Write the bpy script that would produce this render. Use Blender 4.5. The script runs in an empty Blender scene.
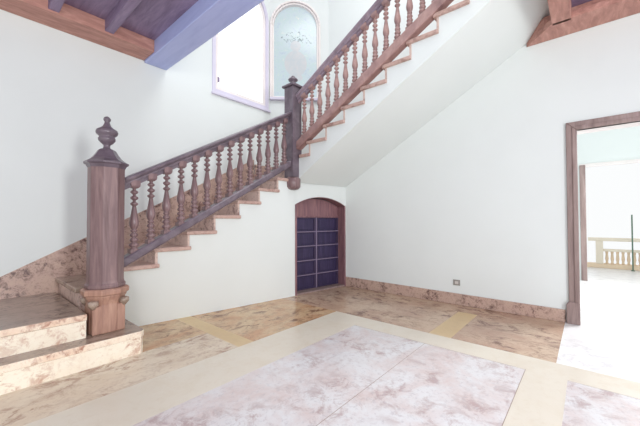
import bpy, bmesh, math, random
from mathutils import Vector, Matrix
random.seed(7)
S = bpy.context.scene
COL = S.collection

# ------------------------------------------------------------------ helpers
def lin(c):
    return tuple(((v / 255) / 12.92 if v / 255 <= .04045 else ((v / 255 + .055) / 1.055) ** 2.4) for v in c) + (1,)

def node_mat(name):
    m = bpy.data.materials.new(name); m.use_nodes = True
    nt = m.node_tree; b = nt.nodes['Principled BSDF']
    return m, nt, b

def ramp(nt, stops):
    r = nt.nodes.new('ShaderNodeValToRGB')
    e = r.color_ramp.elements
    e[0].position, e[0].color = stops[0][0], lin(stops[0][1])
    e[1].position, e[1].color = stops[-1][0], lin(stops[-1][1])
    for p, c in stops[1:-1]:
        n = e.new(p); n.color = lin(c)
    return r

def coords(nt, scale, world=True, rot=(0, 0, 0)):
    mp = nt.nodes.new('ShaderNodeMapping'); mp.inputs['Scale'].default_value = scale
    mp.inputs['Rotation'].default_value = rot
    if world:
        g = nt.nodes.new('ShaderNodeNewGeometry'); nt.links.new(g.outputs['Position'], mp.inputs['Vector'])
    else:
        g = nt.nodes.new('ShaderNodeTexCoord'); nt.links.new(g.outputs['Object'], mp.inputs['Vector'])
    return mp

def noise(nt, mp, scale, detail=6, rough=.6, dist=0.0):
    n = nt.nodes.new('ShaderNodeTexNoise')
    n.inputs['Scale'].default_value = scale; n.inputs['Detail'].default_value = detail
    n.inputs['Roughness'].default_value = rough; n.inputs['Distortion'].default_value = dist
    nt.links.new(mp.outputs['Vector'], n.inputs['Vector'])
    return n

def mixc(nt, fac, a, b, mode='MIX'):
    m = nt.nodes.new('ShaderNodeMix'); m.data_type = 'RGBA'; m.blend_type = mode
    for s, v in ((m.inputs[0], fac), (m.inputs[6], a), (m.inputs[7], b)):
        if hasattr(v, 'is_output'): nt.links.new(v, s)
        else: s.default_value = v
    return m.outputs[2]

def wood(name, dark, mid, light, rough=.4, stretch=(14, 14, 1.2), world=False):
    m, nt, b = node_mat(name)
    mp = coords(nt, stretch, world)
    n = noise(nt, mp, 2.2, 7, .62, .6)
    r = ramp(nt, [(.25, dark), (.5, mid), (.78, light)])
    nt.links.new(n.outputs['Fac'], r.inputs['Fac']); nt.links.new(r.outputs['Color'], b.inputs['Base Color'])
    b.inputs['Roughness'].default_value = rough
    bp = nt.nodes.new('ShaderNodeBump'); bp.inputs['Strength'].default_value = .12; bp.inputs['Distance'].default_value = .004
    nt.links.new(n.outputs['Fac'], bp.inputs['Height']); nt.links.new(bp.outputs['Normal'], b.inputs['Normal'])
    return m

def marble(name, base, vein, blot, rough=.25, scale=1.0, stretch=(1, 1, 1), veinw=.5, blotw=.5, speck=None, rot=(0, 0, 0)):
    m, nt, b = node_mat(name)
    mp = coords(nt, stretch, True, rot)
    n1 = noise(nt, mp, 1.5 * scale, 10, .68, .5)
    n2 = noise(nt, mp, 4.2 * scale, 12, .76, .45)
    n3 = noise(nt, mp, 17 * scale, 8, .75, .3)
    n4 = noise(nt, mp, 1.1 * scale, 3, .5, .4)
    def mask(n, a, c_, w):
        r = ramp(nt, [(a, (0, 0, 0)), (c_, (255, 255, 255))]); nt.links.new(n.outputs['Fac'], r.inputs['Fac'])
        return mixc(nt, 1, r.outputs['Color'], (w, w, w, 1), 'MULTIPLY')
    c = mixc(nt, mask(n1, .42, .64, blotw), lin(base), lin(blot))
    c = mixc(nt, mixc(nt, 1, mask(n2, .49, .60, veinw), mask(n4, .36, .56, 1), 'MULTIPLY'), c, lin(vein))
    if speck: c = mixc(nt, mask(n3, .52, .66, .65), c, lin(speck))
    nt.links.new(c, b.inputs['Base Color'])
    b.inputs['Roughness'].default_value = rough
    return m

def plain(name, c, rough=.6, amp=.04, scale=3.0, metal=0):
    m, nt, b = node_mat(name)
    mp = coords(nt, (1, 1, 1))
    n = noise(nt, mp, scale, 4, .5)
    c2 = tuple(max(0, min(255, v * (1 - amp))) for v in c)
    r = ramp(nt, [(.3, c2), (.7, c)])
    nt.links.new(n.outputs['Fac'], r.inputs['Fac']); nt.links.new(r.outputs['Color'], b.inputs['Base Color'])
    b.inputs['Roughness'].default_value = rough; b.inputs['Metallic'].default_value = metal
    return m

def glow(name, c, strength, pattern=None):
    m, nt, b = node_mat(name)
    b.inputs['Base Color'].default_value = (.02, .02, .02, 1); b.inputs['Roughness'].default_value = .2
    b.inputs['Emission Strength'].default_value = strength
    if pattern:
        mp = coords(nt, (1, 1, 1))
        n = noise(nt, mp, 11, 5, .7, .6)
        r = ramp(nt, pattern); nt.links.new(n.outputs['Fac'], r.inputs['Fac'])
        nt.links.new(r.outputs['Color'], b.inputs['Emission Color'])
    else:
        b.inputs['Emission Color'].default_value = lin(c)
    return m

M = {}
M['plaster'] = plain('white plaster', (223, 229, 228), .75, .015, 1.6)
M['dark_wood'] = wood('dark turned wood', (90, 68, 72), (122, 98, 100), (156, 130, 130), .34)
M['newel_wood'] = wood('newel wood', (94, 70, 72), (122, 98, 99), (150, 124, 122), .42)
M['base_wood'] = wood('honey brown wood', (134, 100, 88), (164, 126, 110), (190, 154, 134), .45)
M['rail_wood'] = wood('handrail wood', (78, 66, 76), (104, 92, 102), (134, 122, 130), .3, (3, 3, 3))
M['string_wood'] = wood('red brown rail wood', (128, 98, 98), (160, 128, 124), (188, 156, 148), .4, (3, 3, 3))
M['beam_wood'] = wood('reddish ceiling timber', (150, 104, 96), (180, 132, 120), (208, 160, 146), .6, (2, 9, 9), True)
M['board_wood'] = wood('brown boards with violet flare', (110, 94, 120), (136, 118, 146), (160, 142, 170), .6, (9, 1.2, 9), True)  # brown boards; violet lens flare from the window is put into the colour
M['trim_wood'] = wood('flare-tinted beam wood', (166, 176, 226), (178, 188, 234), (188, 196, 240), .5, (8, 1, 8), True)  # brownish timber; blue-violet window flare is painted into its colour
M['casing_wood'] = wood('greyed doorway casing wood', (116, 96, 94), (146, 126, 122), (170, 150, 146), .5, (10, 10, 1))
M['cellar_wood'] = wood('plum brown wood', (104, 72, 80), (134, 98, 104), (164, 124, 124), .5)
M['leaf_wood'] = wood('dark violet door wood', (44, 34, 58), (58, 46, 74), (78, 64, 94), .5)
M['leaf_panel'] = wood('dark violet door panels', (38, 30, 60), (50, 40, 76), (70, 58, 94), .5)
M['bar'] = plain('pale glazing bars', (140, 126, 152), .5)
M['slab'] = marble('brown floor marble', (204, 178, 142), (116, 80, 58), (186, 132, 92), .26, 1.7, (.85, 1.25, 1), 1.0, .8, (136, 102, 78))
M['stripe'] = marble('cream floor marble', (214, 207, 192), (202, 188, 164), (222, 216, 202), .28, .9, (1, 1, 1), .4, .5, (208, 198, 180))
M['tan'] = marble('stripe marble shaded tan', (204, 178, 134), (190, 160, 114), (214, 192, 152), .28, .9, (1, 1, 1), .4, .5, (192, 166, 124))  # cross stripes: the cream stripe marble with dimmer far light put into its colour
M['slab_pale'] = marble('pale brown floor marble', (218, 206, 186), (148, 112, 96), (204, 184, 160), .26, 1.5, (.85, 1.25, 1), 1.0, .8, (176, 152, 134))
M['upper_rail'] = wood('lighter handrail wood', (112, 98, 110), (142, 126, 138), (170, 152, 160), .3, (3, 3, 3))
M['field'] = marble('pale pink floor marble', (216, 216, 217), (172, 150, 148), (204, 186, 182), .22, 1.9, (1, 1, 1), .8, .8, (182, 176, 180))
M['slab_wall'] = marble('brown floor marble by the right wall', (198, 174, 150), (120, 90, 76), (172, 138, 118), .26, 1.7, (1.25, .8, 1), 1.0, .8, (142, 110, 92))
M['hall_spill'] = marble('white hall marble and light spill', (234, 234, 234), (190, 188, 190), (224, 222, 222), .3, 1.6, (1, 1, 1), .6, .4)  # hall floor, and the painted light spill just inside the doorway
M['joint'] = plain('floor joint', (150, 132, 122), .6)
M['skirt'] = marble('brown skirting marble', (192, 166, 152), (88, 60, 58), (186, 156, 146), .3, 3.6, (1, 1, 1), 1.0, .6, (130, 98, 92))
M['step_top'] = marble('brown grey tread marble', (156, 138, 124), (100, 80, 70), (176, 156, 142), .25, 2.6, (.8, 1.2, 1), .95, .6, (124, 104, 92))
M['step_edge_lit'] = marble('rosy lit tread edge marble', (236, 224, 206), (160, 108, 88), (220, 186, 160), .3, 3.0, (1, 1, 1), 1.0, .7, (204, 168, 146))  # same stone as the tread tops, toned paler as the light strikes it
M['step_front'] = marble('cream riser marble with red veins', (238, 231, 214), (176, 122, 98), (230, 214, 192), .3, 2.2, (1, 1, 1), .9, .5, (216, 194, 172))
M['flight_tread'] = marble('rosy tread marble', (190, 160, 150), (138, 104, 96), (202, 174, 162), .3, 3.5, (1, 1, 1), .9, .5, (160, 126, 118))
M['flight_riser'] = marble('brown riser marble', (206, 182, 172), (132, 102, 98), (216, 192, 182), .35, 4.0, (1, 1, 1), 1.0, .6, (168, 138, 130))
M['win_frame'] = plain('pale lavender window paint', (214, 210, 228), .5)
M['win_trim'] = plain('cream window surround', (236, 230, 228), .6)
M['daylight'] = glow('daylit pane', (246, 248, 252), 1.6)
M['stained'] = glow('pale teal stained glass', None, .84, [(.3, (196, 214, 232)), (.46, (214, 230, 238)), (.58, (206, 228, 232)), (.72, (238, 240, 240))])
M['motif'] = glow('rose stained glass', None, .86, [(.3, (206, 216, 224)), (.7, (222, 222, 226))])
M['lead'] = plain('grey lead lines', (150, 164, 170), .5)
M['metal'] = plain('grey metal plate', (150, 146, 140), .4)
M['socket'] = plain('pale socket insert', (206, 200, 196), .4)
M['rail_stone'] = plain('cream balustrade stone', (236, 226, 208), .7)
M['rail_orange'] = plain('ochre balustrade stone', (234, 212, 184), .7)
M['green'] = plain('green glass edge', (92, 120, 104), .4)

def box(bm, x0, x1, y0, y1, z0, z1, mi=0):
    v = [bm.verts.new(p) for p in ((x0, y0, z0), (x1, y0, z0), (x1, y1, z0), (x0, y1, z0), (x0, y0, z1), (x1, y0, z1), (x1, y1, z1), (x0, y1, z1))]
    for f in ((0, 3, 2, 1), (4, 5, 6, 7), (0, 1, 5, 4), (1, 2, 6, 5), (2, 3, 7, 6), (3, 0, 4, 7)):
        bm.faces.new([v[i] for i in f]).material_index = mi

def hexa(bm, p):                               # 8 corner points, bottom ring then top ring
    v = [bm.verts.new(q) for q in p]
    for f in ((0, 3, 2, 1), (4, 5, 6, 7), (0, 1, 5, 4), (1, 2, 6, 5), (2, 3, 7, 6), (3, 0, 4, 7)):
        bm.faces.new([v[i] for i in f])

def prism(bm, poly, f, d0, d1, smooth=False):  # 2D polygon -> f(u, v, depth)
    a = [bm.verts.new(f(u, v, d0)) for u, v in poly]; b = [bm.verts.new(f(u, v, d1)) for u, v in poly]
    n = len(poly)
    bm.faces.new(a); bm.faces.new(b[::-1])
    for i in range(n):
        bm.faces.new((a[i], b[i], b[(i + 1) % n], a[(i + 1) % n])).smooth = smooth

def lathe(bm, prof, segs, cx=0, cy=0, rot=0, smooth=True, scale=1.0):
    rings = []
    for r, z in prof:
        rings.append([bm.verts.new((cx + r * scale * math.cos(rot + 2 * math.pi * i / segs), cy + r * scale * math.sin(rot + 2 * math.pi * i / segs), z)) for i in range(segs)])
    for a, b in zip(rings, rings[1:]):
        for i in range(segs):
            bm.faces.new((a[i], a[(i + 1) % segs], b[(i + 1) % segs], b[i])).smooth = smooth
    bm.faces.new(rings[0][::-1]); bm.faces.new(rings[-1])

def sweep(bm, sec, p0, p1):                    # section (side, up) swept from p0 to p1, vertical end cuts
    p0, p1 = Vector(p0), Vector(p1)
    d = (p1 - p0); side = Vector((d.y, -d.x, 0)).normalized(); up = Vector((0, 0, 1))
    a = [bm.verts.new(p0 + side * s + up * u) for s, u in sec]; b = [bm.verts.new(p1 + side * s + up * u) for s, u in sec]
    n = len(sec)
    bm.faces.new(a); bm.faces.new(b[::-1])
    for i in range(n): bm.faces.new((a[i], b[i], b[(i + 1) % n], a[(i + 1) % n]))

def obj(name, bm, mat, parent=None, bevel=0, loc=None):
    bmesh.ops.recalc_face_normals(bm, faces=bm.faces)
    o_ = None
    me = bpy.data.meshes.new(name)
    if parent is not None and loc is None:     # verts given in world space: make them local to the thing
        p = parent; off = Vector((0, 0, 0))
        while p: off += p.location; p = p.parent
        bmesh.ops.translate(bm, verts=bm.verts, vec=-off)
    elif parent is None and loc is None:       # origin at the base centre
        xs = [v.co for v in bm.verts]
        c = Vector(((min(v.x for v in xs) + max(v.x for v in xs)) / 2, (min(v.y for v in xs) + max(v.y for v in xs)) / 2, min(v.z for v in xs)))
        bmesh.ops.translate(bm, verts=bm.verts, vec=-c)
    bm.to_mesh(me); bm.free()
    for m in (mat if isinstance(mat, list) else [mat]): me.materials.append(m)
    o = bpy.data.objects.new(name, me); COL.objects.link(o)
    if parent is not None:
        o.parent = parent
        if loc is not None: o.location = loc
    else:
        o.location = loc if loc is not None else c
    if bevel:
        b = o.modifiers.new('bevel', 'BEVEL'); b.width = bevel; b.segments = 2; b.limit_method = 'ANGLE'
    return o

def tag(o, label, cat, group=None):
    o['label'] = label; o['category'] = cat
    if group: o['group'] = group
    return o

def thing(name, label, cat, loc, group=None):
    o = bpy.data.objects.new(name, None); COL.objects.link(o); o.location = loc; o.empty_display_size = .1
    return tag(o, label, cat, group)

def struct(o):
    o['kind'] = 'structure'; return o

def NB(): return bmesh.new()

# ------------------------------------------------------------------ key dimensions
XB = 4.09                                        # wall_right plane
YC = 4.00                                        # wall_back plane
def Yt(x):                                       # outer end of the lower flight's treads
    return 3.15 - (x - .9) * .0333 if x < 3.03 else 3.079 - (x - 3.03) * .115
def Yb(x): return 2.957 + (XB - x) * .158        # foot of the wall under the stair
TOP = 5.7

def arched(bm, f, u0, u1, v0, v1, ul, ur, vs, spring, rise, d0, d1, n=20):
    """wall panel u0..u1 x v0..v1 with an opening ul..ur from vs up to spring plus an arch of the given rise"""
    cu = (ul + ur) / 2; hw = (ur - ul) / 2
    if ul > u0 + 1e-4: prism(bm, [(u0, v0), (ul, v0), (ul, v1), (u0, v1)], f, d0, d1)
    if u1 > ur + 1e-4: prism(bm, [(ur, v0), (u1, v0), (u1, v1), (ur, v1)], f, d0, d1)
    if vs > v0 + 1e-4: prism(bm, [(ul, v0), (ur, v0), (ur, vs), (ul, vs)], f, d0, d1)
    pts = arc(cu, hw, spring, rise, n)
    for a, b in zip(pts, pts[1:]):
        prism(bm, [a, b, (b[0], v1), (a[0], v1)], f, d0, d1)

def arc(cu, hw, spring, rise, n=20):
    if rise <= 1e-6: return [(cu - hw, spring), (cu + hw, spring)]
    R = (hw * hw + rise * rise) / (2 * rise); a = math.asin(min(1, hw / R)) if rise < hw else math.pi / 2
    return [(cu + R * math.sin(-a + 2 * a * i / n), spring + rise - R + R * math.cos(-a + 2 * a * i / n)) for i in range(n + 1)]

def ring(bm, f, ul, ur, vs, spring, rise, w, d0, d1, bottom=False, n=20):
    """band of width w inside the opening outline"""
    cu = (ul + ur) / 2; hw = (ur - ul) / 2
    o = [(ul, vs)] + arc(cu, hw, spring, rise, n) + [(ur, vs)]
    k = (hw - w) / hw
    i = [(ul + w, vs)] + arc(cu, hw - w, spring, max(rise * k, 1e-7) if rise else 0, n) + [(ur - w, vs)]
    if not rise: i = [(ul + w, vs), (ul + w, spring - w), (ur - w, spring - w), (ur - w, vs)]
    for a in range(len(o) - 1):
        prism(bm, [o[a], o[a + 1], i[a + 1], i[a]], f, d0, d1)
    if bottom: prism(bm, [(ul + w, vs), (ur - w, vs), (ur - w, vs + w), (ul + w, vs + w)], f, d0, d1)

def pane(bm, f, ul, ur, vs, spring, rise, d0, d1):
    prism(bm, [(ul, vs)] + arc((ul + ur) / 2, (ur - ul) / 2, spring, rise) + [(ur, vs)], f, d0, d1)

# ------------------------------------------------------------------ floor
def zone(x, y):
    if x > XB: return 3
    if x > 2.88 and y < .19: return 3  # light spilling from the doorway, painted here as white floor
    if x > 2.88:
        return 6 if .94 < y < 1.14 and x < 3.77 else 5
    if y > 2.22: return 6 if 1.545 < x < 1.70 else (7 if y < 2.72 and x < 1.545 else 0)
    if x > 2.62 or y > 1.79 or .115 < y < .345: return 1
    jx = abs(((2.62 - x) % .7225)) ; jy = abs((y - .345) % .7225)
    return 4 if (jx < .004 or jy < .004) else 2
xs = [-1.7, -.27, -.266, .4525, .4565, 1.175, 1.179, 1.545, 1.70, 1.8975, 1.9015, 2.616, 2.62, 2.88, 3.77, XB, 7.1, 9.6]
ys = [-3.4, -1.8225, -1.8185, -1.1, -1.096, -.3775, -.3735, .115, .19, .345, .349, .94, 1.0675, 1.0715, 1.14, 1.79, 2.22, 2.72, 4.0]
bm = NB()
g = [[bm.verts.new((x, y, 0)) for y in ys] for x in xs]
for i in range(len(xs) - 1):
    for j in range(len(ys) - 1):
        fc = bm.faces.new((g[i][j], g[i + 1][j], g[i + 1][j + 1], g[i][j + 1]))
        fc.material_index = zone((xs[i] + xs[i + 1]) / 2, (ys[j] + ys[j + 1]) / 2)
r = bmesh.ops.extrude_face_region(bm, geom=bm.faces[:])
bmesh.ops.translate(bm, verts=[v for v in r['geom'] if isinstance(v, bmesh.types.BMVert)], vec=(0, 0, -.12))
struct(obj('floor', bm, [M['slab'], M['stripe'], M['field'], M['hall_spill'], M['joint'], M['slab_wall'], M['tan'], M['slab_pale']]))

# ------------------------------------------------------------------ walls
fC = lambda u, v, d: (u, YC + d, v)
bm = NB()
arched(bm, fC, -1.7, 3.39, 0, TOP, 2.33, 3.35, 2.88, 4.34, .51, 0, .25)
struct(obj('wall_back', bm, M['plaster']))
q = math.sqrt(.5)
fH = lambda u, v, d: (3.39 + q * u + q * d, 4.0 - q * u + q * d, v)
bm = NB()
arched(bm, fH, 0, .99, 0, TOP, .035, .815, 3.10, 4.34, .39, 0, .25)
struct(obj('wall_corner', bm, M['plaster']))
fB = lambda u, v, d: (XB + d, u, v)
bm = NB()
arched(bm, fB, -3.4, 3.3, 0, TOP, -1.25, .115, 0, 1.99, 0, 0, .22)
struct(obj('wall_right', bm, M['plaster']))

# windows ----------------------------------------------------------
w1 = struct(bpy.data.objects.new('window_1', None)); COL.objects.link(w1); w1.location = (2.84, YC, 2.88)
bm = NB(); ring(bm, fC, 2.33, 3.35, 2.88, 4.34, .51, .05, -.015, .06, True); obj('window_frame', bm, M['win_frame'], w1)
bm = NB(); ring(bm, fC, 2.38, 3.30, 2.93, 4.34, .46, .05, .01, .05, True); obj('sash', bm, M['win_trim'], w1)
bm = NB(); prism(bm, [(2.32, 2.845), (3.385, 2.845), (3.385, 2.885), (2.32, 2.885)], fC, -.03, .02); obj('window_sill', bm, M['win_frame'], w1, .008)
bm = NB(); pane(bm, fC, 2.41, 3.27, 2.96, 4.34, .43, .028, .038); obj('pane', bm, M['daylight'], w1)
bm = NB()
for zz in (3.05, 3.95): prism(bm, [(2.425, zz), (2.45, zz), (2.45, zz + .07), (2.425, zz + .07)], fC, .0, .02)
obj('hinge', bm, M['bar'], w1)
w2 = struct(bpy.data.objects.new('window_2', None)); COL.objects.link(w2); w2.location = fH(.425, 3.10, 0)
bm = NB(); ring(bm, fH, -.0, .85, 3.10, 4.34, .425, .035, -.03, .0); obj('surround', bm, M['win_trim'], w2, .008)
bm = NB(); ring(bm, fH, .035, .815, 3.10, 4.34, .39, .03, -.01, .2, True); obj('window_frame', bm, M['win_trim'], w2, .006)
bm = NB(); prism(bm, [(-.0, 3.06), (.87, 3.06), (.87, 3.105), (-.0, 3.105)], fH, -.05, .02); obj('window_sill', bm, M['win_frame'], w2, .008)
bm = NB(); pane(bm, fH, .06, .79, 3.12, 4.34, .365, .05, .06); gl = obj('pane', bm, M['stained'], w2); gl['label'] = 'pale teal leaded glass pane'
bm = NB()   # urn of flowers in rose glass, raised on the pane
for cu, cv, ru, rv in ((.43, 3.72, .19, .22), (.43, 3.48, .12, .07), (.43, 4.02, .09, .09)):
    prism(bm, [(cu + ru * math.cos(t * math.pi / 12), cv + rv * math.sin(t * math.pi / 12)) for t in range(24)], fH, .044, .05)
obj('urn_motif', bm, M['motif'], w2)
bm = NB()
rg = random.Random(3)
for k in range(60):
    a = rg.uniform(.1, math.pi - .1); rr = rg.uniform(.06, .27)
    cu, cv = .43 + rr * 1.0 * math.cos(a), 4.06 + rr * .8 * math.sin(a); s = rg.uniform(.008, .018); t0 = rg.uniform(0, 3)
    prism(bm, [(cu + s * math.cos(t0), cv + s * math.sin(t0)), (cu + .4 * s * math.cos(t0 + 1.6), cv + .4 * s * math.sin(t0 + 1.6)), (cu - s * math.cos(t0), cv - s * math.sin(t0)), (cu - .4 * s * math.cos(t0 + 1.6), cv - .4 * s * math.sin(t0 + 1.6))], fH, .045, .05)
obj('leaf_motif', bm, M['lead'], w2)

# ------------------------------------------------------------------ staircase
ST = thing('staircase', 'marble staircase with white plastered sides turning at a corner landing', 'staircase', (1.9, 3.4, 0))
X1 = [.95, 1.26, 1.57, 1.86, 2.164, 2.458, 2.755, 3.05]
Z1 = [.50, .64, .79, .945, 1.115, 1.29, 1.46, 1.62]
LAND = 1.78
def tread(x0, x1, y0, y1, z, t, mat, name='tread'):
    bm = NB(); box(bm, x0, x1, y0, y1, z - t, z); return obj(name, bm, mat, ST, .008)
def light_by_face(o):                                # one stone; brown top and rosy edge put the light's angle into colour
    o.data.materials.append(M['step_edge_lit'])
    for p in o.data.polygons:
        if abs(p.normal.z) < .5: p.material_index = 1
def riser(x0, x1, y0, y1, z0, z1, mat):
    bm = NB(); box(bm, x0, x1, y0, y1, z0, z1); return obj('riser', bm, mat, ST)
# two broad bottom steps
bm = NB()
prism(bm, [(-1.6, 2.706), (.97, 2.706), (.992, 2.732), (.992, 3.19), (-1.6, 3.19)], lambda u, v, d: (u, v, d), 0, .128); o = obj('riser', bm, M['step_front'], ST)
o['label'] = 'cream marble front of the bottom step'
bm = NB()
prism(bm, [(-1.6, 2.70), (.97, 2.70), (1.0, 2.73), (1.0, 3.19), (-1.6, 3.19)], lambda u, v, d: (u, v, d), .128, .178); light_by_face(obj('tread', bm, M['step_top'], ST, .006))
riser(-1.6, .645, 2.856, 3.98, .178, .306, M['step_front'])['label'] = 'cream marble front of the second step'
light_by_face(tread(-1.6, .65, 2.85, 3.98, .356, .05, M['step_top']))
# step that turns into the flight
riser(.67, .94, 3.20, 3.975, .20, .46, M['flight_riser'])
tread(.64, .945, 3.19, 3.98, .50, .04, M['step_top'])
for k in range(1, 8):
    xa, xb = X1[k - 1], X1[k]
    bm = NB()
    z = Z1[k]
    hexa(bm, [(xa - .03, Yt(xa) - .02, z - .04), (xb + .02, Yt(xb) - .02, z - .04), (xb + .02, YC - .02, z - .04), (xa - .03, YC - .02, z - .04),
              (xa - .03, Yt(xa) - .02, z), (xb + .02, Yt(xb) - .02, z), (xb + .02, YC - .02, z), (xa - .03, YC - .02, z)])
    obj('tread', bm, M['flight_tread'], ST, .01)
    riser(xa - .018, xa + .004, Yt(xa) - .004, YC - .025, Z1[k - 1], z - .04, M['flight_riser'])
riser(3.032, 3.054, Yt(3.05) + .1, YC - .025, 1.62, LAND - .04, M['flight_riser'])
bm = NB()
prism(bm, [(3.03, Yt(3.03)), (XB - .005, 2.965), (XB - .005, 3.295), (3.39, 3.995), (3.03, 3.995)], lambda u, v, d: (u, v, d), LAND - .04, LAND)
obj('landing', bm, M['flight_tread'], ST, .008)
bm = NB()
prism(bm, [(3.04, Yt(3.04) + .03), (XB - .005, 2.98), (XB - .005, 3.29), (3.39, 3.99), (3.04, 3.99)], lambda u, v, d: (u, v, d), 1.60, LAND - .04)
obj('landing_slab', bm, M['plaster'], ST)
# upper flight
XF = 3.05
N2 = 9
yk = lambda k: 3.084 - .284 * (k - 1)
zk = lambda k: 1.945 + .162 * (k - 1)
for k in range(1, N2 + 1):
    ya, yb, z = yk(k) + (.0 if k > 1 else .0), yk(k + 1), zk(k)
    bm = NB(); box(bm, XF - .03 + (.11 if k == 1 else 0), XB - .005, yb - .02, ya + .03, z - .04, z)
    if k == 1: box(bm, XF - .03, XF + .09, yb - .02, ya - .115, z - .04, z)
    obj('tread', bm, M['flight_tread'], ST, .008)
    riser(XF - .006 + (.1 if k == 1 else 0), XB - .005, ya - .022, ya, (LAND if k == 1 else zk(k - 1)), z - .04, M['flight_riser'])
bm = NB()   # plastered body with a raking soffit
def sof(x, y):
    y0 = 3.078 + (2.957 - 3.078) * (x - XF) / (XB - XF)
    return 1.585 + (.572 + (XB - x) * .0) * max(0, y0 - y)
cuts = [3.078] + [yk(k) - .018 for k in range(2, N2 + 2)]
for k, (a, b) in enumerate(zip(cuts, cuts[1:])):
    zt = zk(k + 1) - .04
    xi = XB - .003; ai = 2.957 if k == 0 else a
    hexa(bm, [(XF, b, sof(XF, b)), (xi, b, sof(xi, b)), (xi, ai, sof(xi, ai)), (XF, a, sof(XF, a)), (XF, b, zt), (xi, b, zt), (xi, ai, zt), (XF, a, zt)])
ye = yk(N2 + 1) - .018
hexa(bm, [(XF, .245, sof(XF, .245)), (XB - .003, .245, sof(XB, .245)), (XB - .003, ye, sof(XB, ye)), (XF, ye, sof(XF, ye)), (XF, .245, zk(N2)), (XB - .003, .245, zk(N2)), (XB - .003, ye, zk(N2)), (XF, ye, zk(N2))])
obj('flight_body', bm, M['plaster'], ST)

# wall under the lower flight and its landing -----------------------
line = lambda x: .60 + (x - .95) * .548            # one smooth battered face under all the treads
ysurf = lambda x, z: Yb(x) + (Yt(x) + .004 - Yb(x)) * min(1, z / line(x))
bm = NB()
for k in range(1, 8):
    xa, xb, z = X1[k - 1] + (.03 if k == 1 else 0), X1[k], Z1[k] - .04
    hexa(bm, [(xa, Yb(xa) + .012, 0), (xb, Yb(xb) + .012, 0), (xb, YC - .005, 0), (xa, YC - .005, 0), (xa, ysurf(xa, z) + .012, z), (xb, ysurf(xb, z) + .012, z), (xb, YC - .005, z), (xa, YC - .005, z)])
    gx, gz = 8, 10                                # finely divided curved plaster skin
    gv = [[bm.verts.new((xa + (xb - xa) * p / gx, ysurf(xa + (xb - xa) * p / gx, z * r_ / gz), z * r_ / gz)) for r_ in range(gz + 1)] for p in range(gx + 1)]
    for p in range(gx):
        for r_ in range(gz): bm.faces.new((gv[p][r_], gv[p + 1][r_], gv[p + 1][r_ + 1], gv[p][r_ + 1])).smooth = True
o = obj('stair_body', bm, M['plaster'], ST); o['label'] = 'white plastered side below the lower flight'
bm = NB()
LW = Vector((XB - 3.05, Yb(XB) - Yb(3.05), 0)); LWn = LW.normalized(); NO = Vector((-LWn.y, LWn.x, 0))   # NO points into the wall
O3 = Vector((3.05, Yb(3.05), 0))
fA = lambda u, v, d: tuple(O3 + LWn * u + NO * d + Vector((0, 0, v)))
UW = LW.length
arched(bm, fA, 0, UW, 0, 1.60, .045, UW - .015, 0, 1.275, .125, 0, .30)
struct(obj('wall_stair', bm, M['plaster']))
d2 = struct(bpy.data.objects.new('door_2', None)); COL.objects.link(d2); d2.location = fA(UW / 2, 0, 0)
bm = NB(); ring(bm, fA, .045, UW - .015, 0, 1.275, .125, .028, -.012, .16); obj('door_frame', bm, M['cellar_wood'], d2, .004)
bm = NB(); prism(bm, [(.045, 0), (UW - .015, 0), (UW - .015, .022), (.045, .022)], fA, -.005, .2); obj('threshold', bm, M['casing_wood'], d2, .004)
ul, ur = .073, UW - .043; um = (ul + ur) / 2
bm = NB(); pane(bm, fA, ul, ur, 1.115, 1.265, .118, .15, .18); t_ = obj('tympanum', bm, M['cellar_wood'], d2)
bm = NB(); prism(bm, [(ul, 1.095), (ur, 1.095), (ur, 1.118), (ul, 1.118)], fA, .125, .17); obj('transom_bar', bm, M['cellar_wood'], d2, .004)
for a, b in ((ul, um - .002), (um + .002, ur)):
    bm = NB(); st = .035
    prism(bm, [(a, .024), (a + st, .024), (a + st, 1.095), (a, 1.095)], fA, .135, .17)
    prism(bm, [(b - st, .024), (b, .024), (b, 1.095), (b - st, 1.095)], fA, .135, .17)
    for k in range(6):
        zc = .024 + (1.095 - .024) * k / 5; z0, z1 = max(.024, zc - .014), min(1.095, zc + .014)
        prism(bm, [(a + st, z0), (b - st, z0), (b - st, z1), (a + st, z1)], fA, .135, .17)
    lf = obj('door_leaf', bm, M['leaf_wood'], d2, .003)
    bm = NB(); prism(bm, [(a + st, .024), (b - st, .024), (b - st, 1.095), (a + st, 1.095)], fA, .15, .165)
    for k in range(5):
        z0 = .024 + 1.071 * k / 5 + .035; z1 = z0 + 1.071 / 5 - .07
        prism(bm, [(a + st + .03, z0), (b - st - .03, z0), (b - st - .03, z1), (a + st + .03, z1)], fA, .142, .152)
    obj('panels', bm, M['leaf_panel'], lf, .004)
    bm = NB()
    for k in range(1, 5):
        zc = .024 + 1.071 * k / 5
        prism(bm, [(a, zc - .005), (b, zc - .005), (b, zc + .005), (a, zc + .005)], fA, .130, .136)
    obj('bead', bm, M['bar'], lf)
bm = NB(); prism(bm, [(um - .006, .024), (um + .006, .024), (um + .006, 1.095), (um - .006, 1.095)], fA, .122, .136); obj('meeting_bead', bm, M['bar'], d2)

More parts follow.
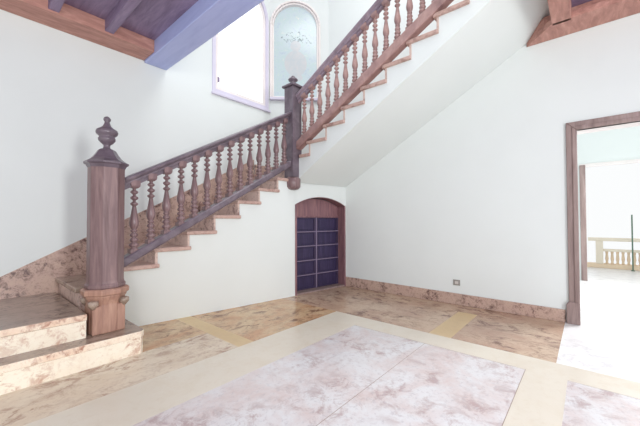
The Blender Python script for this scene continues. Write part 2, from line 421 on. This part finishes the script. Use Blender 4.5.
# skirtings ---------------------------------------------------------
bm = NB()
sk = lambda x: .552 + .524 * (x - .264)
zb = [(-1.7, .356), (.64, .356)] + [(.64, .5), (.95, .5)]
for k in range(1, 8): zb += [(X1[k - 1], Z1[k]), (X1[k], Z1[k])]
top = [(3.05, sk(3.05)), (.264, .552), (-1.7, .552)]
prism(bm, [(-1.7, .30), (.70, .30), (.70, .45), (1.0, .45)] + [(X1[k], Z1[k] - .03) for k in range(1, 8)] + top, fC, -.02, 0)
struct(obj('trim_1', bm, M['skirt']))
bm = NB(); prism(bm, [(.185, 0), (2.95, 0), (2.95, .150), (.185, .128)], fB, -.02, 0); struct(obj('baseboard_right', bm, M['skirt'], None, .004))
bm = NB(); prism(bm, [(3.07, LAND), (3.39, LAND), (3.39, LAND + .16), (3.07, LAND + .16)], fC, -.018, 0)
prism(bm, [(0, LAND), (.985, LAND), (.985, LAND + .16), (0, LAND + .16)], fH, -.018, 0); struct(obj('trim_2', bm, M['skirt']))

# ------------------------------------------------------------------ newel posts
def octo(bm, prof, cx, cy): lathe(bm, [(r / math.cos(math.pi / 8), z) for r, z in prof], 8, cx, cy, math.pi / 8, False)
NX, NY = .793, 2.965
n1 = thing('newel_post', 'massive eight-sided wooden newel post with urn finial on the bottom step', 'newel post', (NX, NY, .178), 'newel posts')
bm = NB()
prof_base = [(.118, .178), (.118, .40), (.126, .43), (.138, .458), (.143, .472)]
octo(bm, prof_base, NX, NY)
w = .112
prism(bm, [(NX - w, NY - w), (NX + w, NY - w), (NX + w, NY + w), (NX - w, NY + w)], lambda u, v, d: (u, v, d), .178, .395)
base = obj('base', bm, M['base_wood'], n1, .01); base['label'] = 'lighter honey brown base block'
for sx in (-1, 1):
    for sy in (-1, 1):
        cx, cy = NX + sx * .104, NY + sy * .104; bm = NB()
        lathe(bm, [(.012, .375), (.022, .39), (.036, .405), (.036, .432), (.02, .44)], 8, cx, cy)
        obj('corner_bracket', bm, M['step_top'], base)
bm = NB(); octo(bm, [(.142, .47), (.152, .478), (.154, .51), (.142, .522)], NX, NY); obj('base_moulding', bm, M['base_wood'], n1, .003)
bm = NB(); octo(bm, [(.126, .52), (.130, .53), (.130, .55), (.121, .562), (.118, .58), (.118, 1.48)], NX, NY); obj('shaft', bm, M['newel_wood'], n1, .004)
bm = NB(); octo(bm, [(.118, 1.475), (.124, 1.487), (.130, 1.50), (.143, 1.508), (.144, 1.522), (.124, 1.534), (.098, 1.556), (.075, 1.59), (.058, 1.622), (.045, 1.632)], NX, NY); obj('cap', bm, M['rail_wood'], n1)
bm = NB(); lathe(bm, [(r * .70, 1.628 + (z - 1.628) * 1.03) for r, z in [(.05, 1.628), (.04, 1.64), (.032, 1.655), (.036, 1.668), (.062, 1.682), (.084, 1.70), (.088, 1.718), (.078, 1.728), (.080, 1.735), (.106, 1.752), (.112, 1.768), (.104, 1.785), (.066, 1.802), (.044, 1.815), (.030, 1.838), (.024, 1.85), (.036, 1.862), (.038, 1.874), (.026, 1.888), (.008, 1.895)]], 20, NX, NY); obj('finial', bm, M['rail_wood'], n1)

PX, PY = 3.02, 3.075
n2 = thing('newel_post', 'slimmer square newel post at the landing with rounded drop below', 'newel post', (PX, PY, 1.47), 'newel posts')
h = .085
bm = NB(); box(bm, PX - h, PX + h, PY - h, PY + h, 1.64, 2.88); obj('shaft', bm, M['rail_wood'], n2, .006)
bm = NB(); box(bm, PX - .11, PX + .11, PY - .11, PY + .11, 2.88, 2.91); lathe(bm, [(.13, 2.91), (.10, 2.935), (.05, 2.955)], 4, PX, PY, math.pi / 4, False); obj('cap', bm, M['rail_wood'], n2, .006)
bm = NB(); lathe(bm, [(.035, 2.95), (.03, 2.965), (.06, 2.985), (.07, 3.0), (.055, 3.018), (.025, 3.03), (.03, 3.04), (.012, 3.058)], 16, PX, PY); obj('finial', bm, M['rail_wood'], n2)
bm = NB(); lathe(bm, [(.03, 1.47), (.075, 1.482), (.1, 1.51), (.104, 1.56), (.104, 1.62), (.092, 1.632), (.088, 1.645)], 16, PX, PY); obj('pendant', bm, M['dark_wood'], n2)

# ------------------------------------------------------------------ balustrades
PROF = [(.030, 0), (.030, .035), (.018, .043), (.034, .058), (.038, .072), (.032, .086), (.017, .096), (.030, .108), (.034, .120), (.028, .134), (.016, .144), (.028, .156), (.031, .168), (.026, .182), (.016, .192), (.026, .204), (.028, .212), (.018, .222),
        (.026, .236), (.034, .262), (.036, .29), (.031, .33), (.023, .38), (.017, .43), (.014, .452), (.024, .460), (.031, .472), (.024, .484), (.012, .492), (.012, .508), (.024, .516), (.031, .530), (.024, .544),
        (.012, .552), (.012, .566), (.023, .574), (.030, .587), (.023, .600), (.013, .607), (.014, .622), (.032, .635), (.038, .648), (.040, .68)]
BH = .68
def baluster_mesh(name, mat, seg=12):
    bm = NB(); lathe(bm, PROF[:-2], seg)
    box(bm, -.034, .034, -.034, .034, -.02, .03)          # plinth
    lathe(bm, [(.030, .625), (.046, .640), (.050, .656), (.050, .70)], 4, 0, 0, math.pi / 4, False)   # flared capital under the rail
    me = bpy.data.meshes.new(name); bmesh.ops.recalc_face_normals(bm, faces=bm.faces); bm.to_mesh(me); bm.free(); me.materials.append(mat); return me
BM1 = baluster_mesh('baluster', M['dark_wood']); BM2 = baluster_mesh('upper_baluster', M['string_wood'])
RAIL = [(-.035, -.075), (.035, -.075), (.04, -.05), (.058, -.04), (.066, -.022), (.06, -.006), (.04, 0), (-.04, 0), (-.06, -.006), (-.066, -.022), (-.058, -.04), (-.04, -.05)]
BARS = lambda t: [(-.045, -t), (.045, -t), (.055, -t + .02), (.055, -.015), (.045, 0), (-.045, 0), (-.055, -.015), (-.055, -t + .02)]
def scallop(bm, pts, f):                                   # little arched aprons between the capitals
    pass
def rot_to(o, ang): o.rotation_euler = (0, 0, ang)

b1 = thing('balustrade', 'lower stair balustrade of turned dark wooden balusters rising from the big newel post', 'balustrade', (2.0, 3.12, .6), 'stair balustrades')
yr = lambda x: 3.04 + (x - .9) * .0165
hr = lambda x: .906 + x * .5535                   # handrail top
sb = lambda x: .208 + x * .563                    # bottom rail top
bm = NB(); sweep(bm, RAIL, (.93, yr(.93), hr(.93)), (2.93, yr(2.93), hr(2.93))); obj('handrail', bm, M['rail_wood'], b1, .004)
bm = NB(); sweep(bm, [(-.02, -.035), (.02, -.035), (.02, .01), (-.02, .01)], (.93, yr(.93), hr(.93) - .075), (2.93, yr(2.93), hr(2.93) - .075)); obj('under_rail', bm, M['rail_wood'], b1)
bm = NB(); sweep(bm, BARS(.082), (.93, yr(.93), sb(.93)), (2.93, yr(2.93), sb(2.93))); obj('bottom_rail', bm, M['rail_wood'], b1, .004)
bx1 = [1.025 + .1402 * i for i in range(14)]
off = Vector(b1.location)
for i, x in enumerate(bx1):
    o = bpy.data.objects.new('baluster', BM1); COL.objects.link(o); o.parent = b1
    z0 = sb(x) - .01; z1 = hr(x) - .085
    o.location = Vector((x, yr(x), z0)) - off; o.scale = (1.08, 1.08, (z1 - z0) / BH)
b2 = thing('balustrade', 'upper stair balustrade climbing along the second flight above the plain white soffit', 'balustrade', (3.05, 1.7, 2.0), 'stair balustrades')
XR = 3.045
hr2 = lambda y: 2.765 + (3.0 - y) * .568
sb2 = lambda y: 2.125 + (3.0 - y) * .56
bm = NB(); sweep(bm, RAIL, (XR, PY - h - .004, hr2(PY - h)), (XR, .55, hr2(.55))); obj('handrail', bm, M['upper_rail'], b2, .004)
bm = NB(); sweep(bm, [(-.02, -.035), (.02, -.035), (.02, .01), (-.02, .01)], (XR, PY - h - .004, hr2(PY - h) - .075), (XR, .55, hr2(.55) - .075)); obj('under_rail', bm, M['upper_rail'], b2)
bm = NB(); sweep(bm, BARS(.115), (XR, PY - h - .004, sb2(PY - h)), (XR, .55, sb2(.55))); obj('bottom_rail', bm, M['string_wood'], b2, .004)
off = Vector(b2.location)
for i in range(17):
    y = 2.882 - .1372 * i
    o = bpy.data.objects.new('baluster', BM2); COL.objects.link(o); o.parent = b2
    z0 = sb2(y) - .01; z1 = hr2(y) - .085
    o.location = Vector((XR, y, z0)) - off; o.scale = (1.0, 1.0, (z1 - z0) / BH)

# ------------------------------------------------------------------ ceilings
bm = NB()
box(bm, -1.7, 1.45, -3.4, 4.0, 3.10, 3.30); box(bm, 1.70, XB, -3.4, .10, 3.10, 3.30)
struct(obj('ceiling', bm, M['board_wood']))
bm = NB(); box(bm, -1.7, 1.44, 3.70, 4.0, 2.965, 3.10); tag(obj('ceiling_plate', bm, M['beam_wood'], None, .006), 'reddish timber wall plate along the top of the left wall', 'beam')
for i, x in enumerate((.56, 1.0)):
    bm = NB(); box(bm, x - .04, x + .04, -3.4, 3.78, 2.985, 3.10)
    tag(obj('ceiling_joist', bm, M['board_wood'], None, .006), 'dark ceiling joist ' + {0: 'nearer the left edge, running away from the wall plate', 1: 'closer to the flare-tinted edge beam'}[i], 'joist', 'ceiling joists')
bm = NB(); box(bm, 1.44, 1.70, -3.4, 3.995, 2.94, 3.34); tag(obj('ceiling_beam', bm, M['trim_wood'], None, .008), 'broad timber beam with a lavender flare tint edging the left ceiling beside the stairwell', 'beam')
bm = NB(); prism(bm, [(XB - .003, .485), (3.76, .237), (3.76, -3.4), (XB - .003, -3.4)], lambda u, v, d: (u, v, d), 2.96, 3.02)
prism(bm, [(XB - .003, .485), (3.84, .30), (3.84, -3.4), (XB - .003, -3.4)], lambda u, v, d: (u, v, d), 3.02, 3.10)
tag(obj('ceiling_plate', bm, M['beam_wood'], None, .004), 'reddish timber plate with a mitred end above the right doorway wall', 'beam')
bm = NB(); box(bm, 1.71, 3.80, .085, .237, 2.96, 3.25); tag(obj('ceiling_beam', bm, M['beam_wood'], None, .006), 'reddish timber beam meeting the mitred plate at upper right', 'beam')

# ------------------------------------------------------------------ doorway on the right
d1 = struct(bpy.data.objects.new('door_1', None)); COL.objects.link(d1); d1.location = (XB, -.57, 0)
def casing(x, yl, yr_, zt, w, d0, d1_, mat, par, plinth=True):
    f = lambda u, v, d: (x + d, u, v)
    bm = NB(); ring(bm, f, yr_ - w, yl + w, 0, zt + w, 0, w, d0, d1_); obj('casing', bm, mat, par, .006)
    bm = NB(); ring(bm, f, yr_ - w * .45, yl + w * .45, 0, zt + w * .45, 0, w * .45, d0 - .012, d1_); obj('moulding', bm, mat, par, .006)
    if plinth:
        for a in (yl, yr_ - w - .02):
            bm = NB(); prism(bm, [(a - (0 if a == yl else 0), 0), (a + w + .02, 0), (a + w + .02, .19), (a + w, .22), (a, .22)], f, d0 - .02, d1_); obj('plinth_block', bm, mat, par, .006)
casing(XB, .068, -1.20, 1.957, .088, -.025, .03, M['casing_wood'], d1)
bm = NB(); ring(bm, fB, -1.25, .112, 0, 1.988, 0, .03, .03, .21); obj('lining', bm, M['win_trim'], d1)
# ------------------------------------------------------------------ room beyond
bm = NB(); arched(bm, lambda u, v, d: (7.1 + d, u, v), -3.4, 1.6, 0, 2.9, -1.6, .02, 0, 2.0, 0, 0, .15); struct(obj('wall_far', bm, M['plaster']))
d3 = struct(bpy.data.objects.new('door_3', None)); COL.objects.link(d3); d3.location = (7.1, -.8, 0)
fF = lambda u, v, d: (7.1 + d, u, v)
bm = NB(); prism(bm, [(.015, 0), (.095, 0), (.095, 2.0), (.015, 2.0)], fF, -.03, .02); obj('casing', bm, M['casing_wood'], d3, .006)
bm = NB(); prism(bm, [(-1.7, 1.96), (.095, 1.96), (.095, 2.02), (-1.7, 2.02)], fF, -.02, .02); obj('head', bm, M['win_trim'], d3, .006)
bt = thing('terrace_balustrade', 'low cream stone balustrade seen through the bright right doorway', 'balustrade', (9.25, -.6, 0))
bm = NB(); box(bm, 9.17, 9.37, -1.6, .0, .585, .655); obj('top_rail', bm, M['rail_stone'], bt, .01)
bm = NB(); box(bm, 9.15, 9.39, -1.6, .02, 0, .09); obj('base_rail', bm, M['rail_orange'], bt, .01)
bm = NB(); box(bm, 9.16, 9.38, -.25, -.13, .09, .585); obj('end_post', bm, M['rail_stone'], bt, .01)
bm = NB(); box(bm, 9.20, 9.34, -1.6, -.25, .36, .41); obj('middle_rail', bm, M['rail_stone'], bt, .006)
for i in range(15):
    bm = NB(); y = -.31 - i * .085
    lathe(bm, [(.026, .085), (.026, .11), (.018, .13), (.03, .2), (.02, .3), (.026, .34), (.026, .365)], 10, 9.27, y); obj('stone_baluster', bm, M['rail_orange'], bt)
bm = NB(); lathe(bm, [(.03, 0), (.03, .012), (.012, .02), (.012, 1.14), (.016, 1.15)], 12, 9.0, -.69); tag(obj('glass_edge_post', bm, M['green']), 'thin dark green post standing in for a glass door edge in front of the terrace balustrade', 'post')  # post stands in for the edge of a glass door

# outlet ------------------------------------------------------------
wo = thing('wall_outlet', 'small square grey electrical outlet low on the white right wall', 'outlet', (XB, 1.254, .235))
bm = NB(); box(bm, XB - .01, XB, 1.213, 1.295, .235, .305); pl = obj('plate', bm, M['metal'], wo, .003)
bm = NB(); box(bm, XB - .014, XB - .009, 1.234, 1.274, .253, .287); obj('socket', bm, M['socket'], pl, .002)

# ------------------------------------------------------------------ light
W = bpy.data.worlds.new('sky'); S.world = W; W.use_nodes = True
bg = W.node_tree.nodes['Background']; bg.inputs[0].default_value = (.97, .985, .99, 1); bg.inputs[1].default_value = 1.0
def area(name, loc, target, sx, sy, e, c=(1, 1, 1)):
    L = bpy.data.lights.new(name, 'AREA'); L.shape = 'RECTANGLE'; L.size = sx; L.size_y = sy; L.energy = e; L.color = c
    o = bpy.data.objects.new(name, L); COL.objects.link(o); o.location = loc
    o.rotation_euler = (Vector(target) - Vector(loc)).to_track_quat('-Z', 'Y').to_euler(); return o
area('window_light', (.45, -3.3, 1.5), (.75, 4, 1.3), .5, 1.2, 130)
area('floor_fill_light', (-1.6, -1.6, 2.0), (1.5, 1.2, 0), 1.2, 1.2, 70)  # added fill to brighten the foreground floor; no window stands here
area('doorway_light', (6.0, -1.2, 2.5), (3.6, -.1, 0), .8, .8, 110)
area('stairwell_light', (2.6, 1.6, 5.6), (2.4, 1.6, 0), 1.6, 1.6, 60)

# ------------------------------------------------------------------ camera
f, yaw, pit, rol, cy = 312.07, .862305, -.020279, -.002699, 214.16
def R3(a, i, j):
    m = Matrix.Identity(3); m[i][i] = m[j][j] = math.cos(a); m[i][j] = -math.sin(a); m[j][i] = math.sin(a); return m
B3 = Matrix(((math.cos(yaw), -math.sin(yaw), 0), (0, 0, -1), (math.sin(yaw), math.cos(yaw), 0)))
MM = R3(rol, 0, 1) @ R3(pit, 1, 2) @ B3
rt, dn, fw = MM[0], MM[1], MM[2]
cam = bpy.data.cameras.new('camera'); co = bpy.data.objects.new('camera', cam); COL.objects.link(co)
mw = Matrix(((rt[0], -dn[0], -fw[0], 0), (rt[1], -dn[1], -fw[1], 0), (rt[2], -dn[2], -fw[2], 1.05), (0, 0, 0, 1)))
co.matrix_world = mw
cam.sensor_width = 36; cam.lens = 36 * f / 640; cam.shift_y = (cy - 213) / 640; cam.clip_start = .02
S.camera = co
S.view_settings.view_transform = 'Standard'; S.view_settings.look = 'None'; S.view_settings.exposure = 0; S.view_settings.gamma = 1
S.view_settings.use_curve_mapping = False
